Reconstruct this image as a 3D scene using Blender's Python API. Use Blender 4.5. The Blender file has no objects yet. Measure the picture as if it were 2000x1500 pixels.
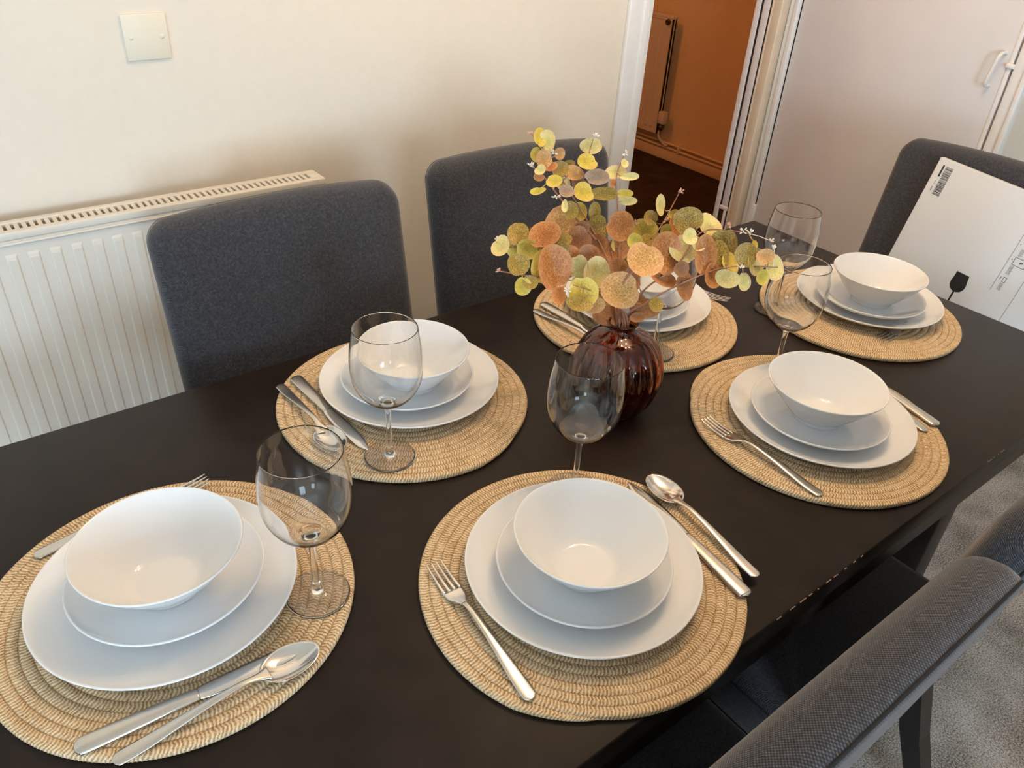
import bpy, bmesh, math, random
from mathutils import Vector, Matrix

random.seed(7)
SC = bpy.context.scene
COL = SC.collection

# ------------------------------------------------------------------ camera
F_PX = 1532.09
CAM = Vector((0.0, 0.0, 1.4246))
CX = Vector((0.79302977, -0.60679060, 0.05393465))     # image right
CD = Vector((-0.29933793, -0.46525590, -0.83302686))   # image down
CF = Vector((0.53056629, 0.64447041, -0.55059723))     # view direction
cam_data = bpy.data.cameras.new('camera')
cam_data.sensor_width = 36.0
cam_data.lens = F_PX * 36.0 / 2000.0
cam_data.clip_start = 0.02
cam = bpy.data.objects.new('camera', cam_data)
COL.objects.link(cam)
m = Matrix((CX, -CD, -CF)).transposed().to_4x4()
m.translation = CAM
cam.matrix_world = m
SC.camera = cam


def at(px, py, depth):
    """world point seen at a pixel of the photograph at a given distance along the view axis"""
    return CAM + depth * (CX * ((px - 1000.0) / F_PX) + CD * ((py - 750.0) / F_PX) + CF)


# ------------------------------------------------------------------ light and exposure
SC.view_settings.view_transform = 'Standard'
SC.view_settings.look = 'None'
SC.view_settings.exposure = -0.02
SC.view_settings.gamma = 1.0
SC.view_settings.use_curve_mapping = False
SC.cycles.use_denoising = True
SC.cycles.use_light_tree = False
SC.cycles.max_bounces = 10
SC.cycles.transmission_bounces = 10
SC.cycles.diffuse_bounces = 4
SC.cycles.glossy_bounces = 4
SC.cycles.use_adaptive_sampling = True
SC.cycles.adaptive_threshold = 0.07
SC.cycles.sample_clamp_indirect = 6.0

WIN_X0, WIN_X1, WIN_Z0, WIN_Z1, WALL_FRONT_Y = -3.35, -2.45, 0.45, 1.45, -3.0
WIN_W, LAMP_W, HALL_W = 178.0, 9.2, 22.0
WIN2_X0, WIN2_X1, WIN2_Z0, WIN2_Z1 = -1.15, -0.15, 0.85, 1.95

world = bpy.data.worlds.new('sky')
SC.world = world
world.use_nodes = True
world.node_tree.nodes['Background'].inputs[0].default_value = (0.70, 0.80, 1.0, 1)
world.node_tree.nodes['Background'].inputs[1].default_value = 0.6


def area_light(name, loc, rot, sx, sy, power, color):
    d = bpy.data.lights.new(name, 'AREA')
    d.shape = 'RECTANGLE'
    d.size, d.size_y, d.energy, d.color = sx, sy, power, color
    o = bpy.data.objects.new(name, d)
    o.location, o.rotation_euler = loc, rot
    COL.objects.link(o)
    return o


def point_light(name, loc, radius, power, color):
    d = bpy.data.lights.new(name, 'POINT')
    d.shadow_soft_size, d.energy, d.color = radius, power, color
    o = bpy.data.objects.new(name, d)
    o.location = loc
    COL.objects.link(o)
    return o


# daylight in the openings of the windows behind the camera
for wx0, wx1, wz0, wz1, share in ((WIN_X0, WIN_X1, WIN_Z0, WIN_Z1, 0.50), (WIN2_X0, WIN2_X1, WIN2_Z0, WIN2_Z1, 0.46)):
    area_light('window_daylight', ((wx0 + wx1) / 2, WALL_FRONT_Y - 0.03, (wz0 + wz1) / 2),
               (math.radians(90), 0, 0), wx1 - wx0 - 0.1, wz1 - wz0 - 0.1, WIN_W * share, (0.62, 0.81, 1.0))
# three warm bulbs of the ceiling light over the room
for k in range(3):
    a = 2 * math.pi * k / 3 + 0.4
    point_light('ceiling_bulb_light', (1.10 + 0.16 * math.cos(a), 0.72 + 0.16 * math.sin(a), 2.20), 0.035, LAMP_W, (1.0, 0.68, 0.38))
# warm bulb in the hall
point_light('hall_bulb_light', (1.9, 3.3, 2.1), 0.06, HALL_W, (1.0, 0.36, 0.09))


# ------------------------------------------------------------------ materials
def new_mat(name):
    mt = bpy.data.materials.new(name)
    mt.use_nodes = True
    nt = mt.node_tree
    b = nt.nodes['Principled BSDF']
    return mt, nt, b


def nd(nt, kind, **kw):
    n = nt.nodes.new(kind)
    for k, v in kw.items():
        setattr(n, k, v)
    return n


def ramp(nt, fac, stops):
    r = nd(nt, 'ShaderNodeValToRGB')
    el = r.color_ramp.elements
    while len(el) < len(stops):
        el.new(0.5)
    for e, (p, c) in zip(el, stops):
        e.position = p
        e.color = (*c, 1)
    nt.links.new(fac, r.inputs[0])
    return r.outputs[0]


def bump(nt, b, height, strength, dist):
    bp = nd(nt, 'ShaderNodeBump')
    bp.inputs['Strength'].default_value = strength
    bp.inputs['Distance'].default_value = dist
    nt.links.new(height, bp.inputs['Height'])
    nt.links.new(bp.outputs[0], b.inputs['Normal'])


def math_node(nt, op, a, bb=None):
    n = nd(nt, 'ShaderNodeMath', operation=op)
    for i, v in enumerate((a, bb)):
        if v is None:
            continue
        if isinstance(v, (int, float)):
            n.inputs[i].default_value = v
        else:
            nt.links.new(v, n.inputs[i])
    return n.outputs[0]


def noise(nt, scale, detail=3, coord='Object', rough=0.5, vec=None):
    n = nd(nt, 'ShaderNodeTexNoise')
    n.inputs['Scale'].default_value = scale
    n.inputs['Detail'].default_value = detail
    n.inputs['Roughness'].default_value = rough
    if vec is None:
        vec = nd(nt, 'ShaderNodeTexCoord').outputs[coord]
    nt.links.new(vec, n.inputs['Vector'])
    return n.outputs['Fac']


def plain(name, color, rough=0.5, metal=0.0, spec=0.5, nscale=None, var=0.08, bstr=0.0, bdist=0.002):
    mt, nt, b = new_mat(name)
    b.inputs['Roughness'].default_value = rough
    b.inputs['Metallic'].default_value = metal
    b.inputs['Specular IOR Level'].default_value = spec
    nf = noise(nt, nscale or 12.0, 4)
    lo = tuple(c * (1 - var) for c in color)
    hi = tuple(min(1, c * (1 + var)) for c in color)
    nt.links.new(ramp(nt, nf, [(0.3, lo), (0.7, hi)]), b.inputs['Base Color'])
    if bstr:
        bump(nt, b, nf, bstr, bdist)
    return mt


M = {}
M['wall'] = plain('cream_wall_paint', (0.80, 0.722, 0.61), 0.75, nscale=40, var=0.015, bstr=0.15, bdist=0.0015)
M['hall_wall'] = plain('lamplit_hall_paint', (0.80, 0.62, 0.38), 0.8, nscale=20, var=0.02)  # part of the warm lamplight is put into this wall colour
M['ceiling'] = plain('ceiling_paint', (0.88, 0.86, 0.82), 0.9, nscale=30, var=0.02)
M['trim'] = plain('white_gloss_trim', (0.84, 0.82, 0.80), 0.32, nscale=25, var=0.03)
M['jamb'] = plain('cream_gloss_jamb', (0.76, 0.62, 0.46), 0.45, nscale=18, var=0.05)
M['door'] = plain('white_door_paint', (0.74, 0.70, 0.69), 0.45, nscale=9, var=0.02)
M['radiator'] = plain('radiator_enamel', (0.73, 0.67, 0.58), 0.38, nscale=10, var=0.015)
M['gap_shade'] = plain('gap_shade', (0.02, 0.016, 0.013), 0.9)  # near-black colour standing in for shade inside narrow gaps
M['plate_plastic'] = plain('white_plastic', (0.80, 0.735, 0.60), 0.5, nscale=30, var=0.01)
M['table'] = plain('brown_black_veneer', (0.017, 0.011, 0.0085), 0.38, spec=0.16, nscale=22, var=0.25)
M['chair_leg'] = plain('black_brown_wood', (0.012, 0.009, 0.008), 0.4, nscale=22, var=0.2)
M['worn'] = plain('worn_board', (0.20, 0.13, 0.085), 0.7, nscale=200, var=0.3)
M['piping'] = plain('dark_seam_thread', (0.010, 0.010, 0.012), 0.9)
M['porcelain'] = plain('white_porcelain', (0.79, 0.79, 0.79), 0.09, nscale=6, var=0.004)
M['steel'] = plain('polished_steel', (0.72, 0.70, 0.67), 0.13, metal=1.0, nscale=30, var=0.03)
M['steel_satin'] = plain('satin_steel', (0.66, 0.62, 0.57), 0.24, metal=1.0, nscale=60, var=0.04)
M['cardboard'] = plain('white_carton', (0.66, 0.67, 0.68), 0.6, nscale=6, var=0.025)
M['ink'] = plain('black_ink', (0.012, 0.011, 0.011), 0.6)
M['ink_grey'] = plain('grey_ink', (0.10, 0.09, 0.085), 0.6)
M['brass_dark'] = plain('dull_metal', (0.12, 0.09, 0.06), 0.4, metal=0.8)
M['stem'] = plain('pink_brown_stem', (0.33, 0.15, 0.09), 0.55, nscale=60, var=0.2)
M['bud'] = plain('pale_bud', (0.78, 0.70, 0.58), 0.6, nscale=80, var=0.1)
M['bud_pink'] = plain('pink_bud', (0.62, 0.34, 0.25), 0.6, nscale=80, var=0.15)


def carpet(name, c1, c2, c3):
    mt, nt, b = new_mat(name)
    b.inputs['Roughness'].default_value = 0.95
    b.inputs['Specular IOR Level'].default_value = 0.1
    fine = noise(nt, 280, 3, rough=0.75)
    big = noise(nt, 9, 3)
    mx = math_node(nt, 'ADD', math_node(nt, 'MULTIPLY', fine, 0.75), math_node(nt, 'MULTIPLY', big, 0.25))
    nt.links.new(ramp(nt, mx, [(0.40, c1), (0.5, c2), (0.60, c3)]), b.inputs['Base Color'])
    bump(nt, b, fine, 0.9, 0.006)
    return mt


M['carpet'] = carpet('grey_beige_carpet', (0.16, 0.135, 0.11), (0.46, 0.41, 0.36), (0.78, 0.72, 0.66))
M['hall_carpet'] = carpet('shaded_hall_carpet', (0.035, 0.024, 0.02), (0.06, 0.042, 0.035), (0.10, 0.07, 0.06))  # darkness of the dim hall is put into the carpet colour


def fabric():
    mt, nt, b = new_mat('slate_woven_fabric')
    b.inputs['Roughness'].default_value = 0.9
    b.inputs['Specular IOR Level'].default_value = 0.15
    b.inputs['Sheen Weight'].default_value = 0.44
    b.inputs['Sheen Roughness'].default_value = 0.45
    b.inputs['Sheen Tint'].default_value = (0.9, 0.82, 0.76, 1)
    uv = nd(nt, 'ShaderNodeTexCoord').outputs['Object']
    sep = nd(nt, 'ShaderNodeSeparateXYZ')
    nt.links.new(uv, sep.inputs[0])
    k = 2 * math.pi / 0.0031
    yz = math_node(nt, 'ADD', sep.outputs[2], sep.outputs[1])
    wobble = math_node(nt, 'MULTIPLY', noise(nt, 90, 2), 1.6)
    sx = math_node(nt, 'SINE', math_node(nt, 'ADD', math_node(nt, 'MULTIPLY', sep.outputs[0], k), wobble))
    sz = math_node(nt, 'SINE', math_node(nt, 'ADD', math_node(nt, 'MULTIPLY', yz, k), wobble))
    w = math_node(nt, 'MULTIPLY_ADD', math_node(nt, 'MULTIPLY', sx, sz), 0.5)
    w.node.inputs[2].default_value = 0.5
    tone = math_node(nt, 'ADD', math_node(nt, 'MULTIPLY', w, 0.6), math_node(nt, 'MULTIPLY', noise(nt, 260, 2), 0.55))
    nt.links.new(ramp(nt, tone, [(0.2, (0.012, 0.013, 0.017)), (0.6, (0.038, 0.039, 0.047)), (0.95, (0.13, 0.128, 0.13))]), b.inputs['Base Color'])
    bump(nt, b, w, 0.5, 0.0006)
    return mt


M['fabric'] = fabric()


def rope():
    mt, nt, b = new_mat('braided_jute_rope')
    b.inputs['Roughness'].default_value = 0.9
    b.inputs['Specular IOR Level'].default_value = 0.15
    uv = nd(nt, 'ShaderNodeUVMap').outputs[0]
    sep = nd(nt, 'ShaderNodeSeparateXYZ')
    nt.links.new(uv, sep.inputs[0])
    av = math_node(nt, 'ABSOLUTE', sep.outputs[1])
    ph = math_node(nt, 'ADD', math_node(nt, 'ADD', sep.outputs[0], math_node(nt, 'MULTIPLY', noise(nt, 110, 2), 1.1)), math_node(nt, 'MULTIPLY', av, 0.9))
    s = math_node(nt, 'MULTIPLY_ADD', math_node(nt, 'SINE', math_node(nt, 'MULTIPLY', ph, 2 * math.pi)), 0.5)
    s.node.inputs[2].default_value = 0.5
    rn = noise(nt, 60, 3)
    fine = noise(nt, 560, 3)
    tone = math_node(nt, 'ADD', math_node(nt, 'MULTIPLY', s, 0.32),
                     math_node(nt, 'ADD', math_node(nt, 'MULTIPLY', rn, 0.20), math_node(nt, 'MULTIPLY', fine, 0.60)))
    nt.links.new(ramp(nt, tone, [(0.30, (0.25, 0.13, 0.055)), (0.5, (0.58, 0.395, 0.21)), (0.76, (0.84, 0.69, 0.48))]), b.inputs['Base Color'])
    bump(nt, b, math_node(nt, 'ADD', s, math_node(nt, 'MULTIPLY', fine, 0.6)), 0.55, 0.0010)
    return mt


M['rope'] = rope()


def glass(name, color, rough=0.0, ior=1.46):
    mt, nt, b = new_mat(name)
    b.inputs['Base Color'].default_value = (*color, 1)
    b.inputs['Roughness'].default_value = rough
    b.inputs['IOR'].default_value = ior
    b.inputs['Transmission Weight'].default_value = 1.0
    return mt


M['glass'] = glass('clear_glass', (1, 1, 1))
M['amber'] = glass('amber_glass', (0.42, 0.11, 0.03), 0.02, 1.5)
M['pane'] = glass('window_glass', (1, 1, 1))


def leaf_mat(name, base, vein, edge, rough=0.5):
    mt, nt, b = new_mat(name)
    b.inputs['Roughness'].default_value = rough
    b.inputs['Specular IOR Level'].default_value = 0.35
    b.inputs['Sheen Weight'].default_value = 0.1
    uv = nd(nt, 'ShaderNodeUVMap').outputs[0]
    vo = nd(nt, 'ShaderNodeTexVoronoi', feature='DISTANCE_TO_EDGE')
    vo.inputs['Scale'].default_value = 6.5
    nt.links.new(uv, vo.inputs['Vector'])
    net = math_node(nt, 'LESS_THAN', vo.outputs['Distance'], 0.055)
    ln = nd(nt, 'ShaderNodeVectorMath', operation='LENGTH')
    nt.links.new(uv, ln.inputs[0])
    blot = noise(nt, 2.6, 3, vec=uv)
    rad = math_node(nt, 'ADD', ln.outputs['Value'], math_node(nt, 'MULTIPLY', math_node(nt, 'SUBTRACT', blot, 0.5), 0.9))
    body = ramp(nt, rad, [(0.15, tuple(c * 0.8 for c in base)), (0.6, base), (0.98, edge)])
    mix = nd(nt, 'ShaderNodeMix', data_type='RGBA')
    nt.links.new(math_node(nt, 'MULTIPLY', net, math_node(nt, 'MULTIPLY', blot, 1.2)), mix.inputs[0])
    nt.links.new(body, mix.inputs[6])
    mix.inputs[7].default_value = (*vein, 1)
    nt.links.new(mix.outputs[2], b.inputs['Base Color'])
    bump(nt, b, net, 0.25, 0.0006)
    return mt


LEAF = {
    'Y': leaf_mat('yellow_leaf', (0.56, 0.38, 0.035), (0.74, 0.58, 0.14), (0.64, 0.47, 0.10)),
    'P': leaf_mat('pale_leaf', (0.66, 0.53, 0.15), (0.82, 0.74, 0.42), (0.72, 0.48, 0.22)),
    'O': leaf_mat('olive_gold_leaf', (0.25, 0.15, 0.02), (0.72, 0.44, 0.08), (0.27, 0.175, 0.045)),
    'R': leaf_mat('rust_leaf', (0.38, 0.115, 0.02), (0.60, 0.30, 0.09), (0.52, 0.21, 0.075)),
    'G': leaf_mat('pink_gold_leaf', (0.50, 0.23, 0.065), (0.76, 0.52, 0.19), (0.58, 0.28, 0.13)),
    'B': leaf_mat('brown_leaf', (0.25, 0.09, 0.028), (0.42, 0.20, 0.07), (0.34, 0.14, 0.055)),
    'M': leaf_mat('mauve_leaf', (0.36, 0.21, 0.13), (0.58, 0.40, 0.20), (0.46, 0.28, 0.19)),
    'S': leaf_mat('sage_leaf', (0.44, 0.36, 0.14), (0.74, 0.58, 0.20), (0.50, 0.43, 0.22)),
}


# ------------------------------------------------------------------ mesh helpers
def link(name, me, mat, parent=None, loc=None, rot=None):
    o = bpy.data.objects.new(name, me)
    COL.objects.link(o)
    if mat is not None and not me.materials:
        me.materials.append(mat)
    if parent is not None:
        o.parent = parent
    if loc is not None:
        o.location = loc
    if rot is not None:
        o.rotation_euler = rot
    return o


def empty(name, loc=(0, 0, 0), rz=0.0):
    o = bpy.data.objects.new(name, None)
    o.empty_display_size = 0.05
    o.location = loc
    o.rotation_euler = (0, 0, rz)
    COL.objects.link(o)
    return o


def tag(o, label, cat, group=None):
    o['label'] = label
    o['category'] = cat
    if group:
        o['group'] = group
    return o


def struct(o):
    o['kind'] = 'structure'
    return o


def mesh(name, verts, faces, smooth=False, fix=True):
    me = bpy.data.meshes.new(name)
    me.from_pydata([tuple(v) for v in verts], [], faces)
    if fix:
        bm = bmesh.new()
        bm.from_mesh(me)
        bmesh.ops.recalc_face_normals(bm, faces=bm.faces)
        bm.to_mesh(me)
        bm.free()
    if smooth:
        me.polygons.foreach_set('use_smooth', [True] * len(me.polygons))
    me.update()
    return me


def boxes(name, blist, bevel=0.0, seg=2):
    """one mesh made of axis-aligned boxes (x0,x1,y0,y1,z0,z1)"""
    bm = bmesh.new()
    for (x0, x1, y0, y1, z0, z1) in blist:
        r = bmesh.ops.create_cube(bm, size=1.0)
        for v in r['verts']:
            v.co = Vector(((x0 + x1) / 2 + v.co.x * (x1 - x0), (y0 + y1) / 2 + v.co.y * (y1 - y0), (z0 + z1) / 2 + v.co.z * (z1 - z0)))
    if bevel:
        bmesh.ops.bevel(bm, geom=list(bm.edges), offset=bevel, segments=seg, affect='EDGES', profile=0.5)
    me = bpy.data.meshes.new(name)
    bm.to_mesh(me)
    bm.free()
    if bevel:
        me.polygons.foreach_set('use_smooth', [True] * len(me.polygons))
        me.set_sharp_from_angle(angle=math.radians(40)) if seg < 2 else None
    return me


def lathe(name, prof, n=64, closed=False, rfun=None, fix=True):
    """revolve (r,z) points; points with r==0 become poles"""
    verts, rings = [], []
    for (r, z) in prof:
        if r <= 1e-7:
            rings.append([len(verts)])
            verts.append((0, 0, z))
        else:
            ring = []
            for i in range(n):
                a = 2 * math.pi * i / n
                rr = r * (rfun(a, r, z) if rfun else 1.0)
                ring.append(len(verts))
                verts.append((rr * math.cos(a), rr * math.sin(a), z))
            rings.append(ring)
    faces = []
    pairs = list(zip(rings[:-1], rings[1:]))
    if closed:
        pairs.append((rings[-1], rings[0]))
    for a, b in pairs:
        for i in range(n):
            j = (i + 1) % n
            if len(a) == 1 and len(b) == 1:
                continue
            if len(a) == 1:
                faces.append((a[0], b[j], b[i]))
            elif len(b) == 1:
                faces.append((a[i], a[j], b[0]))
            else:
                faces.append((a[i], a[j], b[j], b[i]))
    return mesh(name, verts, faces, smooth=True, fix=fix)


def spline(pts, k=6):
    """Catmull-Rom through a list of tuples"""
    out = []
    P = [pts[0]] + list(pts) + [pts[-1]]
    for i in range(1, len(P) - 2):
        for s in range(k):
            t = s / k
            out.append(tuple(0.5 * (2 * b + (c - a) * t + (2 * a - 5 * b + 4 * c - d) * t * t + (3 * b - a - 3 * c + d) * t ** 3)
                             for a, b, c, d in zip(P[i - 1], P[i], P[i + 1], P[i + 2])))
    out.append(tuple(pts[-1]))
    return out


def tube_data(path, radius, n=6, closed=False, base=0):
    path = [Vector(p) for p in path]
    verts, faces = [], []
    L = len(path)
    ref = None
    for i, p in enumerate(path):
        t = (path[(i + 1) % L] - path[i - 1]) if (closed or 0 < i < L - 1) else (path[min(i + 1, L - 1)] - path[max(i - 1, 0)])
        t.normalize()
        if ref is None:
            ref = t.orthogonal().normalized()
        u = (ref - t * ref.dot(t)).normalized()
        ref = u
        w = t.cross(u)
        r = radius(i / max(1, L - 1)) if callable(radius) else radius
        for k in range(n):
            a = 2 * math.pi * k / n
            verts.append(p + (u * math.cos(a) + w * math.sin(a)) * r)
    for i in range(L if closed else L - 1):
        i2 = (i + 1) % L
        for k in range(n):
            k2 = (k + 1) % n
            faces.append((base + i * n + k, base + i * n + k2, base + i2 * n + k2, base + i2 * n + k))
    if not closed:
        faces.append(tuple(base + k for k in range(n)))
        faces.append(tuple(base + (L - 1) * n + k for k in range(n)))
    return verts, faces


def tube(name, path, radius, n=6, closed=False):
    v, f = tube_data(path, radius, n, closed)
    return mesh(name, v, f, smooth=True)


def loft(name, stations, n=10, flat=2.2):
    """stations: (x, half_width, z_centre, half_thick) along +x, superellipse cross-sections"""
    verts, faces = [], []
    for (x, w, z, t) in stations:
        for k in range(n):
            a = 2 * math.pi * (k + 0.5) / n
            c, s = math.cos(a), math.sin(a)
            e = 2.0 / flat
            verts.append((x, w * math.copysign(abs(c) ** e, c), z + t * math.copysign(abs(s) ** e, s)))
    for i in range(len(stations) - 1):
        for k in range(n):
            k2 = (k + 1) % n
            faces.append((i * n + k, i * n + k2, (i + 1) * n + k2, (i + 1) * n + k))
    faces.append(tuple(range(n)))
    faces.append(tuple((len(stations) - 1) * n + k for k in range(n)))
    return verts, faces


def copy_tree(o, parent=None):
    c = o.copy()
    COL.objects.link(c)
    c.parent = parent
    for ch in list(o.children):
        copy_tree(ch, c)
    return c


def place(proto_list, key, maker):
    """first use builds the thing, later uses copy it"""
    if key not in proto_list:
        proto_list[key] = maker()
        return proto_list[key]
    return copy_tree(proto_list[key])


# ------------------------------------------------------------------ the room
WY, WX = 1.55, 2.27           # back wall and right wall planes
X0, Y0, ZC = -3.8, -3.0, 2.4
DL, DR, DH = 1.643, 2.227, 2.02   # doorway

struct(link('floor', boxes('floor', [(X0, 3.05, Y0, WY, -0.1, 0.0)]), M['carpet']))
struct(link('ceiling', boxes('ceiling', [(X0, 3.05, Y0, WY + 0.1, ZC, ZC + 0.1)]), M['ceiling']))
struct(link('wall_back', boxes('wall_back', [(X0, DL, WY, WY + 0.09, 0, ZC), (DL, DR, WY, WY + 0.09, DH, ZC), (DR, WX, WY, WY + 0.09, 0, ZC)]), M['wall']))
DY0, DY1 = 0.872, 1.512       # cupboard door on the right wall
struct(link('wall_right', boxes('wall_right', [(2.95, 3.05, Y0, DY0 - 0.04, 0, ZC), (WX + 0.02, 3.05, DY0 - 0.044, DY0 - 0.004, 0, ZC), (WX, WX + 0.1, DY0, DY1, 2.0, ZC), (WX, WX + 0.1, DY1, WY, 0, ZC),
                                               (WX + 0.06, WX + 0.1, DY0, DY1, 0, 2.0)]), M['wall']))
struct(link('wall_left', boxes('wall_left', [(X0 - 0.1, X0, Y0, WY, 0, ZC)]), M['wall']))
fb = [(X0, WIN_X0, Y0 - 0.1, Y0, 0, ZC), (WIN_X1, WIN2_X0, Y0 - 0.1, Y0, 0, ZC), (WIN2_X1, 3.05, Y0 - 0.1, Y0, 0, ZC)]
WINS = ((WIN_X0, WIN_X1, WIN_Z0, WIN_Z1), (WIN2_X0, WIN2_X1, WIN2_Z0, WIN2_Z1))
for wx0, wx1, wz0, wz1 in WINS:
    fb += [(wx0, wx1, Y0 - 0.1, Y0, 0, wz0), (wx0, wx1, Y0 - 0.1, Y0, wz1, ZC)]
struct(link('wall_front', boxes('wall_front', fb), M['wall']))
# frames of the windows behind the camera
for wi, (wx0, wx1, wz0, wz1) in enumerate(WINS):
    struct(link('window_%d' % (wi + 1), boxes('window_frame', [(wx0, wx1, Y0 - 0.02, Y0 + 0.02, wz0 - 0.05, wz0), (wx0, wx1, Y0 - 0.02, Y0 + 0.02, wz1, wz1 + 0.05),
                                                               (wx0 - 0.05, wx0, Y0 - 0.02, Y0 + 0.02, wz0 - 0.05, wz1 + 0.05), (wx1, wx1 + 0.05, Y0 - 0.02, Y0 + 0.02, wz0 - 0.05, wz1 + 0.05)]), M['trim']))

# hall beyond the doorway
HX, HY = 3.65, 5.2
struct(link('floor_hall', boxes('floor_hall', [(0.6, HX, WY, HY, -0.1, 0.0)]), M['hall_carpet']))
struct(link('ceiling_hall', boxes('ceiling_hall', [(0.6, HX, WY + 0.09, HY, ZC, ZC + 0.1)]), M['hall_wall']))
struct(link('wall_hall_far', boxes('wall_hall_far', [(HX, HX + 0.1, WY, HY, 0, ZC)]), M['hall_wall']))
struct(link('wall_hall_left', boxes('wall_hall_left', [(0.5, 0.6, WY + 0.09, HY, 0, ZC)]), M['hall_wall']))
struct(link('wall_hall_end', boxes('wall_hall_end', [(0.5, HX, HY, HY + 0.1, 0, ZC)]), M['hall_wall']))
struct(link('wall_hall_near', boxes('wall_hall_near', [(WX, HX, WY, WY + 0.09, 0, ZC)]), M['hall_wall']))
struct(link('baseboard_hall', boxes('baseboard_hall', [(HX - 0.018, HX, WY + 0.09, HY, 0.0, 0.062)], 0.004), M['hall_wall']))

# doorway architrave and jambs
tr = struct(link('trim_1', boxes('architrave', [(DL - 0.07, DL - 0.022, WY - 0.014, WY, 0, DH + 0.07), (DL - 0.026, DL, WY - 0.02, WY, 0, DH + 0.07)], 0.003), M['trim']))
struct(link('trim_2', boxes('door_lining', [(DL - 0.001, DL + 0.016, WY - 0.012, WY + 0.10, 0, DH)], 0.002), M['trim']))
jr = struct(link('trim_3', boxes('jamb_near', [(DR - 0.004, DR + 0.03, WY - 0.004, WY + 0.026, 0, DH)], 0.003), M['jamb']))
link('jamb_bead', boxes('jamb_bead', [(DR - 0.008, DR + 0.02, WY + 0.026, WY + 0.031, 0, DH)], 0.0015), M['jamb'], jr)
link('jamb_gap_shade', boxes('jamb_gap_shade', [(DR - 0.001, DR + 0.01, WY + 0.031, WY + 0.0405, 0, DH), (DR - 0.001, DR + 0.01, WY + 0.0635, WY + 0.0735, 0, DH)]), M['gap_shade'], jr)  # solid dark strips painted in for the shade between jamb parts
link('door_edge', boxes('door_edge', [(DR - 0.004, DR + 0.014, WY + 0.040, WY + 0.064, 0.475, DH)], 0.0015), M['trim'], jr)
link('jamb_far', boxes('jamb_far', [(DR - 0.004, DR + 0.03, WY + 0.073, WY + 0.093, 0, DH)], 0.002), M['trim'], jr)
link('hinge_recess', boxes('hinge_recess', [(DR - 0.002, DR + 0.012, WY + 0.038, WY + 0.066, 0.0, 0.475)], 0.001), M['brass_dark'], jr)
link('hinge_plate', boxes('hinge_plate', [(DR - 0.007, DR + 0.004, WY + 0.036, WY + 0.069, 0.462, 0.476), (DR - 0.007, DR + 0.004, WY + 0.040, WY + 0.050, 0.36, 0.468)], 0.002), M['trim'], jr)
struct(link('trim_4', boxes('door_head', [(DL - 0.07, DR + 0.03, WY - 0.02, WY + 0.09, DH, DH + 0.07)], 0.003), M['trim']))
# cupboard door in the right wall, its frame and catch
struct(link('trim_5', boxes('cupboard_frame_left', [(WX - 0.016, WX + 0.02, DY1, DY1 + 0.016, 0, 2.05), (WX - 0.010, WX + 0.02, DY1 + 0.016, WY - 0.004, 0, 2.05)], 0.003), M['trim']))
struct(link('trim_6', boxes('cupboard_frame_right', [(WX - 0.006, WX + 0.02, DY0 - 0.032, DY0 - 0.004, 0, 2.05), (WX - 0.012, WX + 0.02, DY0 - 0.046, DY0 - 0.032, 0, 2.05)], 0.003), M['trim']))
struct(link('trim_7', boxes('cupboard_gap_shade', [(WX + 0.03, WX + 0.06, DY0 - 0.01, DY1, 0, 2.0)]), M['gap_shade']))  # dark sheet behind the door stands in for shade in its gap
dr = struct(link('door_1', boxes('door_panel', [(WX, WX + 0.03, DY0 + 0.003, DY1 - 0.003, 0.01, 1.995)], 0.002), M['door']))
link('door_lipping', boxes('door_lipping', [(WX - 0.002, WX + 0.03, DY0 + 0.0025, DY0 + 0.014, 0.01, 1.995)], 0.002), M['trim'], dr)
hp = spline([(WX + 0.002, 0.9005, 1.101), (WX - 0.016, 0.9015, 1.1005), (WX - 0.026, 0.9035, 1.091), (WX - 0.027, 0.908, 1.062), (WX - 0.026, 0.9125, 1.030), (WX - 0.016, 0.9135, 1.021), (WX + 0.002, 0.9135, 1.021)], 6)
link('door_handle', tube('door_handle', hp, 0.0045, 8), M['trim'], dr)
link('door_catch', boxes('door_catch', [(WX - 0.010, WX + 0.002, DY0 - 0.006, DY0 + 0.016, 1.068, 1.080)], 0.003), M['trim'], dr)
link('hinge', boxes('hinge', [(WX - 0.012, WX, DY1 - 0.010, DY1 + 0.004, 0.43, 0.505)], 0.002), M['trim'], dr)

# blank plate on the back wall
bp_ = tag(empty('blank_plate', (0.4005, WY, 1.1415)), 'square cream blanking plate screwed to the wall above the radiator', 'wall plate')
link('cover', boxes('cover', [(-0.0375, 0.0375, -0.0050, 0.0, -0.0375, 0.0375)], 0.0018), M['plate_plastic'], bp_)
for sx in (-0.026, 0.026):
    link('screw_cap', lathe('screw_cap', [(0, 0.0016), (0.0035, 0.0012), (0.0042, 0)], 12), M['plate_plastic'], bp_, (sx, -0.0047, 0.0), (math.radians(90), 0, 0))


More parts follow.
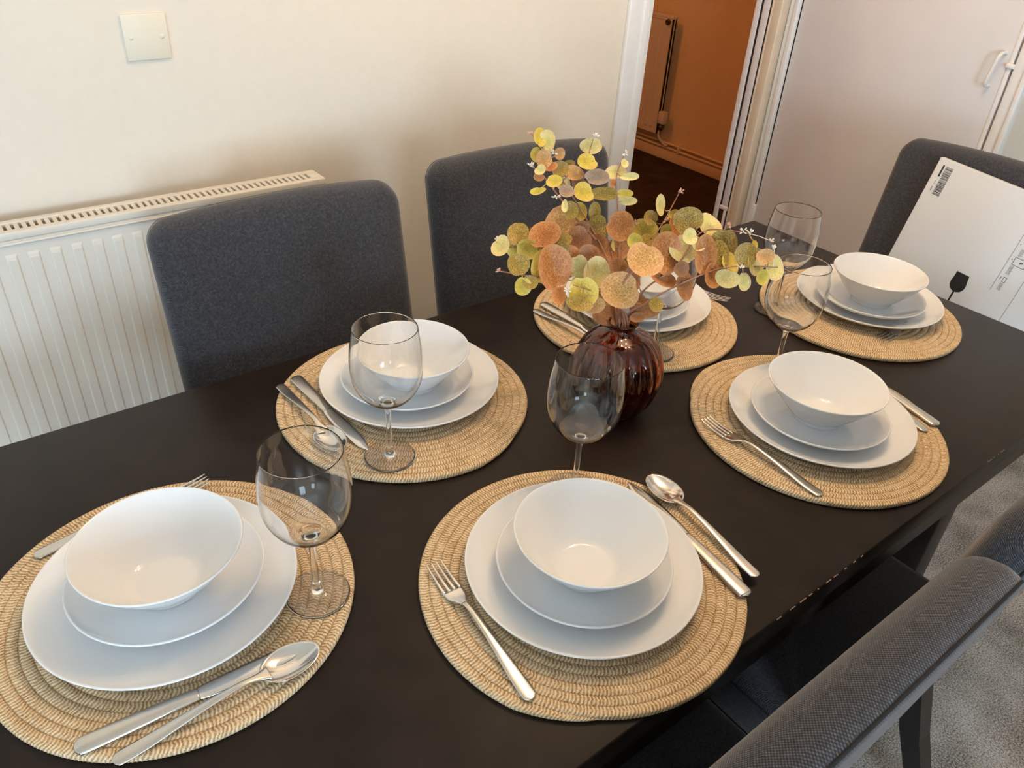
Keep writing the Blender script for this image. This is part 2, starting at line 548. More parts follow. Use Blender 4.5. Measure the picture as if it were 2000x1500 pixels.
# ------------------------------------------------------------------ radiators
def fluted(name, x0, x1, z0, z1, pitch, depth, margin, side=0.03):
    """front sheet in the xz plane facing -y, with raised upright flutes"""
    xs, on_ = [x0], [0]
    x = x0 + side
    while x + pitch <= x1 - side + 1e-6:
        for fr, h in ((0.0, 0), (0.22, 0.0), (0.27, 0.8), (0.31, 1), (0.69, 1), (0.73, 0.8), (0.78, 0.0)):
            xs.append(x + fr * pitch)
            on_.append(h)
        x += pitch
    xs.append(x1)
    on_.append(0)
    zs = [z0, z0 + margin, z0 + margin + 0.004, z0 + margin + 0.010, z1 - margin - 0.010, z1 - margin - 0.004, z1 - margin, z1]
    zk = [0, 0, 0.6, 1, 1, 0.6, 0, 0]
    verts = [(x, -depth * h * k, z) for z, k in zip(zs, zk) for x, h in zip(xs, on_)]
    n = len(xs)
    faces = [(r * n + i, r * n + i + 1, (r + 1) * n + i + 1, (r + 1) * n + i) for r in range(len(zs) - 1) for i in range(n - 1)]
    return mesh(name, verts, faces)


def radiator(name, loc, rz, x0, x1, z0, z1, thick, grille, pitch):
    r = empty(name, loc, rz)
    link('panel', fluted('panel', x0, x1, z0, z1 - 0.014, pitch, 0.0026, 0.024), M['radiator'], r)
    link('seam', tube('seam', [(x0 + 0.004, -0.001, z1 - 0.020), (x1 - 0.004, -0.001, z1 - 0.020)], 0.0028, 6), M['radiator'], r)
    link('casing', boxes('casing', [(x0, x1, 0.001, 0.012, z0, z1 - 0.012), (x0, x1, thick - 0.010, thick, z0, z1 - 0.012), (x0, x0 + 0.004, 0, thick, z0, z1 - 0.012), (x1 - 0.004, x1, 0, thick, z0, z1 - 0.012)]), M['radiator'], r)
    link('top_rail', boxes('top_rail', [(x0 - 0.002, x1 + 0.002, -0.002, 0.013, z1 - 0.013, z1), (x0 - 0.002, x1 + 0.002, thick - 0.013, thick + 0.002, z1 - 0.013, z1),
                                        (x1 - 0.022, x1 + 0.002, 0.013, thick - 0.013, z1 - 0.013, z1), (x0 - 0.002, x0 + 0.022, 0.013, thick - 0.013, z1 - 0.013, z1)], 0.0015), M['radiator'], r)
    if grille:
        me = boxes('grille_bar', [(-0.0034, 0.0034, 0.012, thick - 0.012, z1 - 0.010, z1 - 0.0015)])
        x = x1 - 0.022 - 0.0085
        while x > x0 + 0.024:
            link('grille_bar', me, M['radiator'], r, (x, 0, 0))
            x -= 0.0118
    return r


rad = radiator('radiator', (0, 1.452, 0), 0, -0.32, 0.668, 0.16, 0.876, 0.056, True, 0.0335)
tag(rad, 'white ribbed panel radiator with slotted top grille under the wall plate', 'radiator')
link('bracket', boxes('bracket', [(0.50, 0.53, 0.056, 0.098, 0.25, 0.80), (-0.2, -0.17, 0.056, 0.098, 0.25, 0.80)]), M['radiator'], rad)
link('pipe', tube('pipe', [(0.69, 0.03, 0.0), (0.69, 0.03, 0.2), (0.66, 0.03, 0.2)], 0.008, 8), M['radiator'], rad)
rad2 = radiator('radiator', (HX - 0.085, 0, 0), math.radians(-90), -4.05, -3.150, 0.155, 0.785, 0.032, False, 0.040)
tag(rad2, 'panel radiator on the lamplit orange hall wall, seen through the doorway', 'radiator')
link('bracket', boxes('bracket', [(-3.35, -3.32, 0.032, 0.085, 0.25, 0.70), (-3.9, -3.87, 0.032, 0.085, 0.25, 0.70)]), M['radiator'], rad2)
link('air_valve', lathe('air_valve', [(0.006, 0.0), (0.006, 0.012), (0.014, 0.012), (0.016, 0.002), (0.016, 0.0)], 16), M['brass_dark'], rad2, (-3.180, -0.001, 0.755), (math.radians(90), 0, 0))
link('valve_head', boxes('valve_head', [(-3.150, -3.108, -0.006, 0.034, 0.215, 0.285)], 0.006), M['radiator'], rad2)
link('valve_body', lathe('valve_body', [(0, 0.03), (0.012, 0.03), (0.017, 0.015), (0.012, 0.0), (0, 0.0)], 14), M['brass_dark'], rad2, (-3.130, 0.012, 0.18))
link('pipe', tube('pipe', spline([(-3.148, 0.02, 0.185), (-3.146, 0.02, 0.14), (-3.12, 0.04, 0.10), (-3.10, 0.055, 0.088)], 5), 0.007, 8), M['radiator'], rad2)
for z, lb in ((0.076, 'lower heating pipe running along the hall skirting'), (0.102, 'upper heating pipe running along the hall skirting')):
    p = link('heating_pipe', tube('heating_pipe', [(0, 0, 0), (0, 3.2, 0)], 0.0075, 8), M['hall_wall'], None, (HX - 0.022, WY + 0.12, z))
    tag(p, lb, 'pipe', 'heating pipes in the hall')
link('pipe_clip', boxes('pipe_clip', [(-0.012, 0.022, -0.008, 0.008, -0.014, 0.040)], 0.003), M['hall_wall'], p, (0, 1.34, -0.026))

# ------------------------------------------------------------------ table
TZ = 0.74
TX0, TX1, TY0, TY1 = -0.14, 1.593, 0.262, 1.054
tb = tag(empty('dining_table', (0, 0, 0)), 'long black-brown extending dining table laid for six', 'table')
link('table_top', boxes('table_top', [(TX0, TX1, TY0, TY1, TZ - 0.034, TZ)], 0.0022), M['table'], tb)
for nm, bx in (('apron', (TX0 + 0.10, 1.40, TY0 + 0.022, TY0 + 0.044, 0.615, TZ - 0.034)), ('apron', (TX0 + 0.10, 1.40, TY1 - 0.044, TY1 - 0.022, 0.615, TZ - 0.034)),
               ('apron', (TX0 + 0.10, TX0 + 0.122, TY0 + 0.045, TY1 - 0.045, 0.615, TZ - 0.034)), ('apron', (1.378, 1.40, TY0 + 0.045, TY1 - 0.045, 0.615, TZ - 0.034))):
    link(nm, boxes(nm, [bx], 0.002), M['table'], tb)
for lx in (TX0 + 0.125, 1.352):
    for ly in (TY0 + 0.083, TY1 - 0.138):
        link('leg', boxes('leg', [(lx, lx + 0.066, ly, ly + 0.066, 0, TZ - 0.034)], 0.003), M['table'], tb)
for ly in (0.50, 0.80):
    link('extension_rail', boxes('extension_rail', [(0.6, 1.37, ly, ly + 0.03, 0.655, TZ - 0.034)], 0.002), M['table'], tb)


# worn chips along the front edge where pale board shows
cb = random.Random(5)
chips = []
for (xa, xb) in ((0.62, 0.80), (1.12, 1.18)):
    x = xa
    while x < xb:
        w_ = cb.uniform(0.002, 0.013)
        chips.append((x, x + w_, TY0 - 0.0002, TY0 + cb.uniform(0.0011, 0.0014), TZ - cb.uniform(0.0011, 0.0016), TZ - 0.0005))
        x += w_ + cb.uniform(0.003, 0.016)
link('edge_wear', boxes('edge_wear', chips), M['worn'], tb)['kind'] = 'stuff'


# ------------------------------------------------------------------ chairs
def chair_back_mesh(hw, zt, z0, t, tilt):
    """upholstered back: rounded outline in xz, soft edges, leaning; front face at y=0 at the top"""
    out = []
    rc, crown = 0.036, 0.012
    out.append((-hw, z0))
    nside = 6
    for i in range(1, nside):
        out.append((-hw, z0 + (zt - rc - z0) * i / nside))
    for i in range(9):
        a = math.pi - (math.pi / 2) * i / 8
        out.append((-hw + rc + rc * math.cos(a), zt - rc + rc * math.sin(a)))
    for i in range(1, 8):
        out.append((-hw + rc + (2 * hw - 2 * rc) * i / 8, zt))
    for i in range(9):
        a = math.pi / 2 - (math.pi / 2) * i / 8
        out.append((hw - rc + rc * math.cos(a), zt - rc + rc * math.sin(a)))
    for i in range(nside - 1, -1, -1):
        out.append((hw, z0 + (zt - rc - z0) * i / nside))
    out = [(x, z + (crown * (1 - (x / hw) ** 2) if z > zt - 0.06 else 0)) for x, z in out]
    n = len(out)
    cx, cz = 0.0, (z0 + zt) / 2
    nor = []
    for i in range(n):
        a, b = Vector(out[i - 1]), Vector(out[(i + 1) % n])
        d = (b - a).normalized()
        nv = Vector((-d.y, d.x))
        if nv.dot(Vector((out[i][0] - cx, out[i][1] - cz))) < 0:
            nv = -nv
        nor.append(nv)
    b = 0.014
    bf = 0.027
    rings = [(bf, 0.0), (0.62 * bf, 0.08 * bf), (0.29 * bf, 0.29 * bf), (0.08 * bf, 0.62 * bf), (0.0, bf), (-0.001, (t - b + bf) / 2), (0.0, t - b), (0.12 * b, t - 0.5 * b), (0.45 * b, t - 0.15 * b), (b, t)]
    verts = []
    for inset, y in rings:
        for (x, z), nv in zip(out, nor):
            xx, zz = x - nv.x * inset, z - nv.y * inset
            verts.append((xx, y + (zz - zt) * tilt, zz))
    faces = []
    for r in range(len(rings) - 1):
        for i in range(n):
            j = (i + 1) % n
            faces.append((r * n + i, r * n + j, (r + 1) * n + j, (r + 1) * n + i))
    # gently bulging front and rear panels
    for r0, ysgn in ((0, -1), (len(rings) - 1, 1)):
        prev = [r0 * n + i for i in range(n)]
        for sc_, bulge in ((0.86, 0.0035), (0.55, 0.007)):
            cur = []
            for i in range(n):
                x, y, z = verts[r0 * n + i]
                zz = cz + (z - cz) * sc_
                cur.append(len(verts))
                verts.append((x * sc_, y + (zz - z) * tilt + ysgn * bulge, zz))
            for i in range(n):
                j = (i + 1) % n
                faces.append((prev[i], prev[j], cur[j], cur[i]))
            prev = cur
        faces.append(tuple(prev))
    me = mesh('back', verts, faces, smooth=True)
    seam = []
    for inset, y in ((0.28 * b, t - 0.28 * b),):
        seam.append([(x - nv.x * inset, y + (z - nv.y * inset - zt) * tilt, z - nv.y * inset) for (x, z), nv in zip(out, nor)])
    return me, seam


def make_chair():
    c = empty('dining_chair')
    hw, zt, t, tilt = 0.218, 0.938, 0.053, 0.19
    me, seams = chair_back_mesh(hw, zt, 0.36, t, tilt)
    bk = link('backrest', me, M['fabric'], c)
    for s in seams:
        link('piping', tube('piping', s, 0.0017, 5), M['piping'], bk)
    # padded seat with a slightly domed top
    bm = bmesh.new()
    r = bmesh.ops.create_cube(bm, size=1.0)
    for v in r['verts']:
        v.co = Vector((v.co.x * 0.44, -0.297 + v.co.y * 0.40, 0.415 + v.co.z * 0.10))
    bmesh.ops.bevel(bm, geom=list(bm.edges), offset=0.024, segments=4, affect='EDGES', profile=0.5)
    sm = bpy.data.meshes.new('seat')
    bm.to_mesh(sm)
    bm.free()
    sm.polygons.foreach_set('use_smooth', [True] * len(sm.polygons))
    st = link('seat', sm, M['fabric'], c)
    z = 0.452
    ring = [(-0.219, -0.475, z), (0.219, -0.475, z), (0.219, -0.12, z), (-0.219, -0.12, z)]
    link('piping', tube('piping', [Vector(p) for p in (ring + [ring[0]])], 0.0016, 5), M['piping'], st)
    for sx in (-1, 1):
        for (y0, y1) in ((-0.455, -0.46), (-0.10, 0.04)):
            v, f = [], []
            for zz, yy, w in ((0.38, y0, 0.021), (0.18, (y0 * 0.55 + y1 * 0.45), 0.019), (0.0, y1, 0.016)):
                for dx, dy in ((-1, -1), (1, -1), (1, 1), (-1, 1)):
                    v.append((sx * 0.178 + dx * w, yy + dy * w, zz))
            for i in range(2):
                for k in range(4):
                    f.append((i * 4 + k, i * 4 + (k + 1) % 4, (i + 1) * 4 + (k + 1) % 4, (i + 1) * 4 + k))
            f += [(0, 1, 2, 3), (8, 9, 10, 11)]
            link('leg', mesh('leg', v, f), M['chair_leg'], c)
    return c


ch0 = make_chair()
CHAIRS = [
    (0.477, 1.188, 0.0, 'dark slate upholstered dining chair in front of the white radiator'),
    (1.008, 1.215, -4.5, 'dark slate upholstered dining chair beside the doorway, behind the leafy vase'),
    (1.885, 0.688, -90.0, 'dark upholstered dining chair with the white carton propped on it'),
    (0.462, 0.138, 180.0, 'grey upholstered dining chair in the near right corner, seen from behind'),
    (0.948, 0.142, 180.0, 'dark dining chair at the right picture edge, only its corner showing'),
]
for i, (x, y, a, lb) in enumerate(CHAIRS):
    c = ch0 if i == 0 else copy_tree(ch0)
    c.location = (x, y, 0)
    c.rotation_euler = (0, 0, math.radians(a))
    tag(c, lb, 'chair', 'upholstered dining chairs round the table')

# ------------------------------------------------------------------ white carton on the far chair
BA = Vector((1.8442, 0.7850, 0.9338))
ln_, tl_ = math.radians(10), math.radians(5.2)
up_ = Vector((math.sin(ln_), 0, math.cos(ln_)))
ri_ = Vector((0, -1, 0))
bu = up_ * math.cos(tl_) + ri_ * math.sin(tl_)
bv = ri_ * math.cos(tl_) - up_ * math.sin(tl_)
bn = bv.cross(bu)            # away from the face
if bn.x > 0:
    bn = -bn
mb = Matrix((bv, bu, bn)).transposed().to_4x4()
mb.translation = BA
BW, BH, BD = 0.37, 0.444, 0.018
bx = empty('carton')
bx.matrix_world = mb @ Matrix.Scale(1.0489, 4)
tag(bx, 'white cardboard carton with barcode and wine glass symbol leaning on a chair', 'box')
link('carton_body', boxes('carton_body', [(0, BW, -BH, 0, -BD, 0)], 0.0015), M['cardboard'], bx)


def flat(name, polys, mat, z=0.0004):
    v, f = [], []
    for p in polys:
        f.append(tuple(range(len(v), len(v) + len(p))))
        v += [(x, y, z) for x, y in p]
    return link(name, mesh(name, v, f, fix=False), mat, bx)


def rect(x0, y0, x1, y1):
    return [(x0, y0), (x1, y0), (x1, y1), (x0, y1)]


rb = random.Random(3)
bars, y = [], -0.0140
while y > -0.0725:
    h = rb.choice((0.0006, 0.0009, 0.0013, 0.0020))
    bars.append(rect(0.0207, y - h, 0.0370, y))
    y -= h + rb.choice((0.0006, 0.0008, 0.0012))
flat('barcode', bars, M['ink_grey'])
flat('black_label', [rect(0.0135, -0.0375, 0.0172, -0.0127)], M['ink'])
flat('label_digits', [rect(0.0145, -0.0145 - 0.0034 * k, 0.0162, -0.0162 - 0.0034 * k) for k in range(6)], M['ink_grey'], 0.0006)
flat('small_print', [rect(0.0135, -0.047 - 0.0022 * k, 0.0152, -0.0482 - 0.0022 * k) for k in range(4)] + [rect(0.0125, -0.060 - 0.0019 * k, 0.0146, -0.0612 - 0.0019 * k) for k in range(5)], M['ink_grey'])
gp = [(0.1495, -0.1949), (0.1772, -0.1949)] + [(0.1645 + dx, -0.1949 + dy) for dx, dy in ((0.0150, -0.014), (0.0168, -0.022), (0.0160, -0.030), (0.0115, -0.0375), (0.004, -0.0412), (-0.004, -0.0412), (-0.0115, -0.0375), (-0.0160, -0.030), (-0.0168, -0.022), (-0.0155, -0.014))]
flat('wine_glass_symbol', [gp, rect(0.1625, -0.275, 0.1662, -0.232), rect(0.151, -0.279, 0.178, -0.275)], M['ink'])


def frame(x0, y0, x1, y1, w):
    return [rect(x0, y0, x1, y0 + w), rect(x0, y1 - w, x1, y1), rect(x0, y0, x0 + w, y1), rect(x1 - w, y0, x1, y1)]


flat('table_rules', [rect(0.2250, -0.1995, 0.2256, -0.05), rect(0.2727, -0.30, 0.2733, -0.10), rect(0.3300, -0.1995, 0.3306, -0.05)], M['ink_grey'])
flat('print_frames', frame(0.2346, -0.1370, 0.2600, -0.1200, 0.0009) + frame(0.2358, -0.1757, 0.2426, -0.1647, 0.0008), M['ink'])
pr_ = []
for (xa, ya, cols, rows) in ((0.2345, -0.1395, 3, 9), (0.2352, -0.1785, 3, 7), (0.2365, -0.1030, 3, 7)):
    for r_ in range(rows):
        for c_ in range(cols):
            pr_.append(rect(xa + c_ * 0.0026, ya - r_ * 0.0022 - 0.0014 * rb.uniform(0.5, 1), xa + c_ * 0.0026 + 0.0016, ya - r_ * 0.0022))
pr_ += [rect(0.2300, -0.1285, 0.2318, -0.1262), rect(0.2300, -0.172, 0.2316, -0.1665), rect(0.2296, -0.0960, 0.2312, -0.0940), rect(0.2475, -0.1305, 0.2500, -0.1260), rect(0.2505, -0.1290, 0.2530, -0.1255)]
flat('print_lines', pr_, M['ink_grey'])

# ------------------------------------------------------------------ place mats
MAT_T = 0.0088


def mat_mesh():
    R, w, hh = 0.1945, 0.0060, MAT_T / 2
    turns = 17.0
    total_r = R - w
    pitch = R / turns
    verts, faces, uvs = [], [], []
    n, per = 11, 0.0038
    th, s = 0.6, 0.0
    prev = None
    while True:
        r = pitch * th / (2 * math.pi)
        if r > R - w:
            break
        cx, cy = r * math.cos(th), r * math.sin(th)
        left = (total_r - r) / pitch * 2 * math.pi * r      # rope length still to go
        tail = min(1.0, 0.06 + 0.94 * max(0.0, left / 0.09) ** 0.7)
        base = len(verts)
        for k in range(n):
            a = 2 * math.pi * k / n + math.pi / 2
            ca, sa = math.cos(a), math.sin(a)
            vv = (a - math.pi / 2 + math.pi) % (2 * math.pi) - math.pi   # 0 at the crest
            vn = vv / math.pi
            br = 1.0 + 0.06 * math.sin(2 * math.pi * (s / per + 0.9 * abs(vn) * 2))
            fx, fz = math.copysign(abs(ca) ** 0.50, ca), math.copysign(abs(sa) ** 0.50, sa)
            rr = r - (1 - tail) * w * 1.2 + w * fx * br * tail
            verts.append((rr * math.cos(th), rr * math.sin(th), hh + hh * 0.93 * fz * br * tail))
            uvs.append((s / per, vn * 2))
        if prev is not None:
            for k in range(n):
                k2 = (k + 1) % n
                faces.append((prev + k, prev + k2, base + k2, base + k))
        prev = base
        step = 0.0013
        th += step / max(r, 0.004)
        s += step
    me = bpy.data.meshes.new('rope_coil')
    me.from_pydata(verts, [], faces)
    uvl = me.uv_layers.new(name='UVMap')
    flat_uv = []
    for lp in me.loops:
        u, v = uvs[lp.vertex_index]
        flat_uv += [u, v]
    uvl.data.foreach_set('uv', flat_uv)
    me.polygons.foreach_set('use_smooth', [True] * len(me.polygons))
    me.update()
    return me


SETS = {   # mat centre, plate, side plate, bowl centres, mat scale
    'A': ((0.0930, 0.6594), (0.0891, 0.6644), (0.0924, 0.6651), (0.0886, 0.6574), 1.004),
    'B': ((0.4810, 0.4303), (0.4780, 0.4330), (0.4719, 0.4265), (0.4694, 0.4209), 0.993),
    'C': ((0.4964, 0.8522), (0.5131, 0.8679), (0.5041, 0.8605), (0.5059, 0.8477), 1.000),
    'D': ((0.9804, 0.8537), (1.0083, 0.8745), (0.9860, 0.8622), (0.9840, 0.8550), 0.980),
    'E': ((1.3731, 0.6398), (1.4029, 0.6394), (1.3832, 0.6268), (1.3798, 0.6213), 0.983),
    'F': ((0.9751, 0.4621), (0.9749, 0.4568), (0.9588, 0.4513), (0.9566, 0.4515), 1.007),
}
WHO = {'A': 'at the near left end of the table', 'B': 'at the front middle, nearest the grey chair', 'C': 'in front of the chair by the radiator',
       'D': 'behind the amber vase', 'E': 'at the far end beside the white carton', 'F': 'at the front right edge of the table'}
ms = mat_mesh()
for i, (k, (mc, pc, sc_, bc, ms_)) in enumerate(SETS.items()):
    o = link('place_mat', ms, M['rope'], None, (mc[0], mc[1], TZ + 0.0003), (0, 0, 1.1 * i))
    o.scale = (ms_, ms_, 1)
    tag(o, 'round coiled rope place mat ' + WHO[k], 'place mat', 'coiled rope place mats')


def smooth_prof(pts, k=5):
    return spline(pts, k)


# plates: coupe shape on a foot ring
def dish(name, R, h, fl, foot, floor_r, th=0.0042):
    g = h - fl
    top = smooth_prof([(0.0, fl), (floor_r * 0.6, fl), (floor_r, fl + 0.0006), (floor_r + (R - floor_r) * 0.38, fl + g * 0.22),
                       (floor_r + (R - floor_r) * 0.75, fl + g * 0.63), (R - 0.0018, h)], 6)
    rim = [(R - 0.0006, h + 0.0001), (R, h - 0.0010), (R - 0.0005, h - 0.0022)]
    bot = smooth_prof([(R - 0.0022, h - 0.0036), (floor_r + (R - floor_r) * 0.75, fl + g * 0.63 - th), (floor_r + (R - floor_r) * 0.35, fl + g * 0.20 - th),
                       (foot + 0.004, fl - th - 0.0012), (foot + 0.0015, 0.0012), (foot, 0.0)], 5)
    under = [(foot - 0.003, 0.0), (foot - 0.005, fl - th - 0.001), (0.0, fl - th - 0.001)]
    top = [(max(0, r), z) for r, z in top]
    top[0] = (0.0, top[0][1])
    return lathe(name, top + rim + bot + under, 96)


PLATE_R, SIDE_R, BOWL_R = 0.135, 0.0991, 0.0837
PF, SF = 0.0122, 0.0118
plate_me = dish('plate', PLATE_R, 0.0240, PF, 0.078, 0.092)
side_me = dish('side_plate', SIDE_R, 0.0248, SF, 0.054, 0.060)
bp = smooth_prof([(0.0, 0.0060), (0.024, 0.0061), (0.034, 0.0082), (0.044, 0.0165), (0.064, 0.0385), (BOWL_R - 0.0016, 0.0608)], 7)
bp[0] = (0.0, bp[0][1])
bowl_me = lathe('bowl', bp + [(BOWL_R - 0.0006, 0.0611), (BOWL_R, 0.0602), (BOWL_R - 0.0004, 0.0588)] +
                smooth_prof([(BOWL_R - 0.0030, 0.0558), (0.0675, 0.0378), (0.049, 0.0165), (0.0395, 0.0066), (0.0372, 0.0012), (0.0365, 0.0)], 5) + [(0.0335, 0.0), (0.032, 0.0018), (0.0, 0.0018)], 96)
ZP = TZ + MAT_T + 0.0002
for k, (mc, pc, sc_, bc, ms_) in SETS.items():
    tag(link('dinner_plate', plate_me, M['porcelain'], None, (*pc, ZP)), 'large white dinner plate on the rope mat ' + WHO[k], 'plate', 'white dinner plates')
    tag(link('side_plate', side_me, M['porcelain'], None, (*sc_, ZP + PF + 0.0001)), 'smaller white plate stacked on the dinner plate ' + WHO[k], 'plate', 'white side plates')
    tag(link('bowl', bowl_me, M['porcelain'], None, (*bc, ZP + PF + SF + 0.0002)), 'white flared bowl on top of the plates ' + WHO[k], 'bowl', 'white bowls')

# ------------------------------------------------------------------ wine glasses
GH = 0.2005
outer = [(0.0, 0.0), (0.030, 0.0), (0.0345, 0.0006), (0.0350, 0.0016), (0.0340, 0.0024)]
foot_top = smooth_prof([(0.0340, 0.0024), (0.022, 0.0036), (0.010, 0.0062), (0.0056, 0.0105), (0.0042, 0.018)], 5)
stem_p = smooth_prof([(0.0042, 0.018), (0.0037, 0.035), (0.0036, 0.060), (0.0042, 0.078), (0.0060, 0.0845), (0.0100, 0.0880)], 6)
bowl_o = smooth_prof([(0.0100, 0.0880), (0.0200, 0.0925), (0.0330, 0.1040), (0.0430, 0.1230), (0.0460, 0.1440), (0.0450, 0.1680), (0.0425, 0.1860), (0.0405, GH - 0.0006)], 7)
bowl_i = [(0.0401, GH), (0.0397, GH - 0.0005)] + smooth_prof([(0.03965, GH - 0.0014), (0.0404, GH - 0.006), (0.0417, 0.1860), (0.0442, 0.1680), (0.0452, 0.1440), (0.0422, 0.1235), (0.0323, 0.1052), (0.0193, 0.0945), (0.0090, 0.0925), (0.0, 0.0918)], 7)
bowl_i[-1] = (0.0, bowl_i[-1][1])


def make_glass():
    g = empty('wine_glass')
    link('foot', lathe('foot', outer + foot_top[1:], 56, fix=False), M['glass'], g)
    link('stem', lathe('stem', stem_p, 32, fix=False), M['glass'], g)
    link('glass_bowl', lathe('glass_bowl', bowl_o + bowl_i, 64, fix=False), M['glass'], g)
    return g


GL = [(0.218, 0.575, ZP, 'wine glass standing on the rope mat at the near left end'),
      (0.403, 0.739, ZP, 'wine glass in front of the plates by the radiator chair'),
      (0.566, 0.547, ZP, 'wine glass in the picture centre, in front of the amber vase'),
      (0.9121, 0.7367, ZP, 'wine glass half hidden behind the leaves of the vase'),
      (1.240, 0.7355, TZ + 0.0002, 'farthest wine glass, standing out against the white cupboard door'),
      (1.0475, 0.5868, TZ + 0.0002, 'wine glass left of the far bowl, overlapping the farthest glass')]
g0 = make_glass()
for i, (x, y, z, lb) in enumerate(GL):
    g = g0 if i == 0 else copy_tree(g0)
    g.location = (x, y, z)
    tag(g, lb, 'wine glass', 'stemmed wine glasses')


# ------------------------------------------------------------------ cutlery (built along +x, handle end at the origin)
def make_fork():
    o = empty('fork')
    st = smooth_prof([(0.0, 0.0008, 0.0022, 0.0004), (0.0008, 0.0036, 0.0022, 0.0009), (0.0028, 0.0060, 0.0022, 0.0012), (0.0065, 0.0078, 0.0023, 0.0013), (0.03, 0.0076, 0.0034, 0.0014), (0.075, 0.0050, 0.0086, 0.0016), (0.115, 0.0036, 0.0112, 0.0018), (0.132, 0.0040, 0.0090, 0.0016)], 5)
    v, f = loft('h', st, 12)
    link('handle', mesh('handle', v, f, True), M['steel_satin'], o)
    st = smooth_prof([(0.130, 0.0040, 0.0092, 0.0015), (0.140, 0.0078, 0.0060, 0.0012), (0.148, 0.0116, 0.0036, 0.0010), (0.158, 0.0124, 0.0024, 0.0009)], 4)
    v, f = loft('n', st, 12)
    hd = link('head', mesh('head', v, f, True), M['steel'], o)
    for k in range(4):
        y = (k - 1.5) * 0.0066
        pts = smooth_prof([(0.157, 0.0022, 0.0024, 0.0009), (0.175, 0.0019, 0.0022, 0.0009), (0.195, 0.0014, 0.0046, 0.0008), (0.204, 0.0006, 0.0066, 0.0005)], 3)
        v, f = loft('t', pts, 8)
        v = [(a, b + y * (1 - 0.10 * (a - 0.157) / 0.047), c) for a, b, c in v]
        link('tine', mesh('tine', v, f, True), M['steel'], hd)
    return o


def make_knife():
    o = empty('knife')
    st = smooth_prof([(0.0, 0.0010, 0.0030, 0.0008), (0.0010, 0.0050, 0.0030, 0.0018), (0.0035, 0.0080, 0.0031, 0.0025), (0.008, 0.0098, 0.0032, 0.0029), (0.04, 0.0096, 0.0034, 0.0032), (0.09, 0.0078, 0.0036, 0.0032), (0.108, 0.0070, 0.0034, 0.0028)], 5)
    v, f = loft('h', st, 12)
    link('handle', mesh('handle', v, f, True), M['steel_satin'], o)
    st = smooth_prof([(0.106, 0.0066, 0.0034, 0.0022), (0.118, 0.0088, 0.0030, 0.0014), (0.15, 0.0104, 0.0028, 0.0010), (0.185, 0.0100, 0.0028, 0.0009), (0.208, 0.0066, 0.0026, 0.0007), (0.220, 0.0012, 0.0024, 0.0005)], 5)
    v, f = loft('b', st, 10)
    v = [(a, b + (0.0018 * (a - 0.12) / 0.1 if a > 0.12 else 0), c) for a, b, c in v]
    link('blade', mesh('blade', v, f, True), M['steel'], o)
    return o


def make_spoon():
    o = empty('spoon')
    st = smooth_prof([(0.0, 0.0008, 0.0022, 0.0004), (0.0008, 0.0036, 0.0022, 0.0009), (0.0028, 0.0060, 0.0022, 0.0012), (0.0065, 0.0076, 0.0023, 0.0013), (0.03, 0.0074, 0.0036, 0.0014), (0.075, 0.0050, 0.0090, 0.0016), (0.115, 0.0036, 0.0120, 0.0018), (0.135, 0.0046, 0.0095, 0.0015), (0.146, 0.0085, 0.0082, 0.0010)], 5)
    v, f = loft('h', st, 12)
    link('handle', mesh('handle', v, f, True), M['steel_satin'], o)
    verts, faces = [], []
    nu, nv = 22, 12
    for layer, th in ((0, 0.0), (1, -0.0011)):
        for i in range(nv + 1):
            rr = i / nv
            for k in range(nu):
                a = 2 * math.pi * k / nu
                ex, ey = 0.031, 0.0200 - 0.0022 * math.cos(a)
                x = 0.168 + ex * rr * math.cos(a)
                y = ey * rr * math.sin(a)
                z = 0.0016 + 0.0074 * rr ** 2.2 + th * (1 if i < nv else 0.3)
                verts.append((x, y, z))
    L = (nv + 1) * nu
    for layer in range(2):
        for i in range(nv):
            for k in range(nu):
                k2 = (k + 1) % nu
                faces.append((layer * L + i * nu + k, layer * L + i * nu + k2, layer * L + (i + 1) * nu + k2, layer * L + (i + 1) * nu + k))
    for k in range(nu):
        k2 = (k + 1) % nu
        faces.append((nv * nu + k, nv * nu + k2, L + nv * nu + k2, L + nv * nu + k))
    me = mesh('spoon_bowl', verts, faces, True, fix=False)
    bm = bmesh.new()
    bm.from_mesh(me)
    bmesh.ops.remove_doubles(bm, verts=bm.verts, dist=1e-6)
    bmesh.ops.recalc_face_normals(bm, faces=bm.faces)
    bm.to_mesh(me)
    bm.free()
    link('spoon_bowl', me, M['steel'], o)
    return o


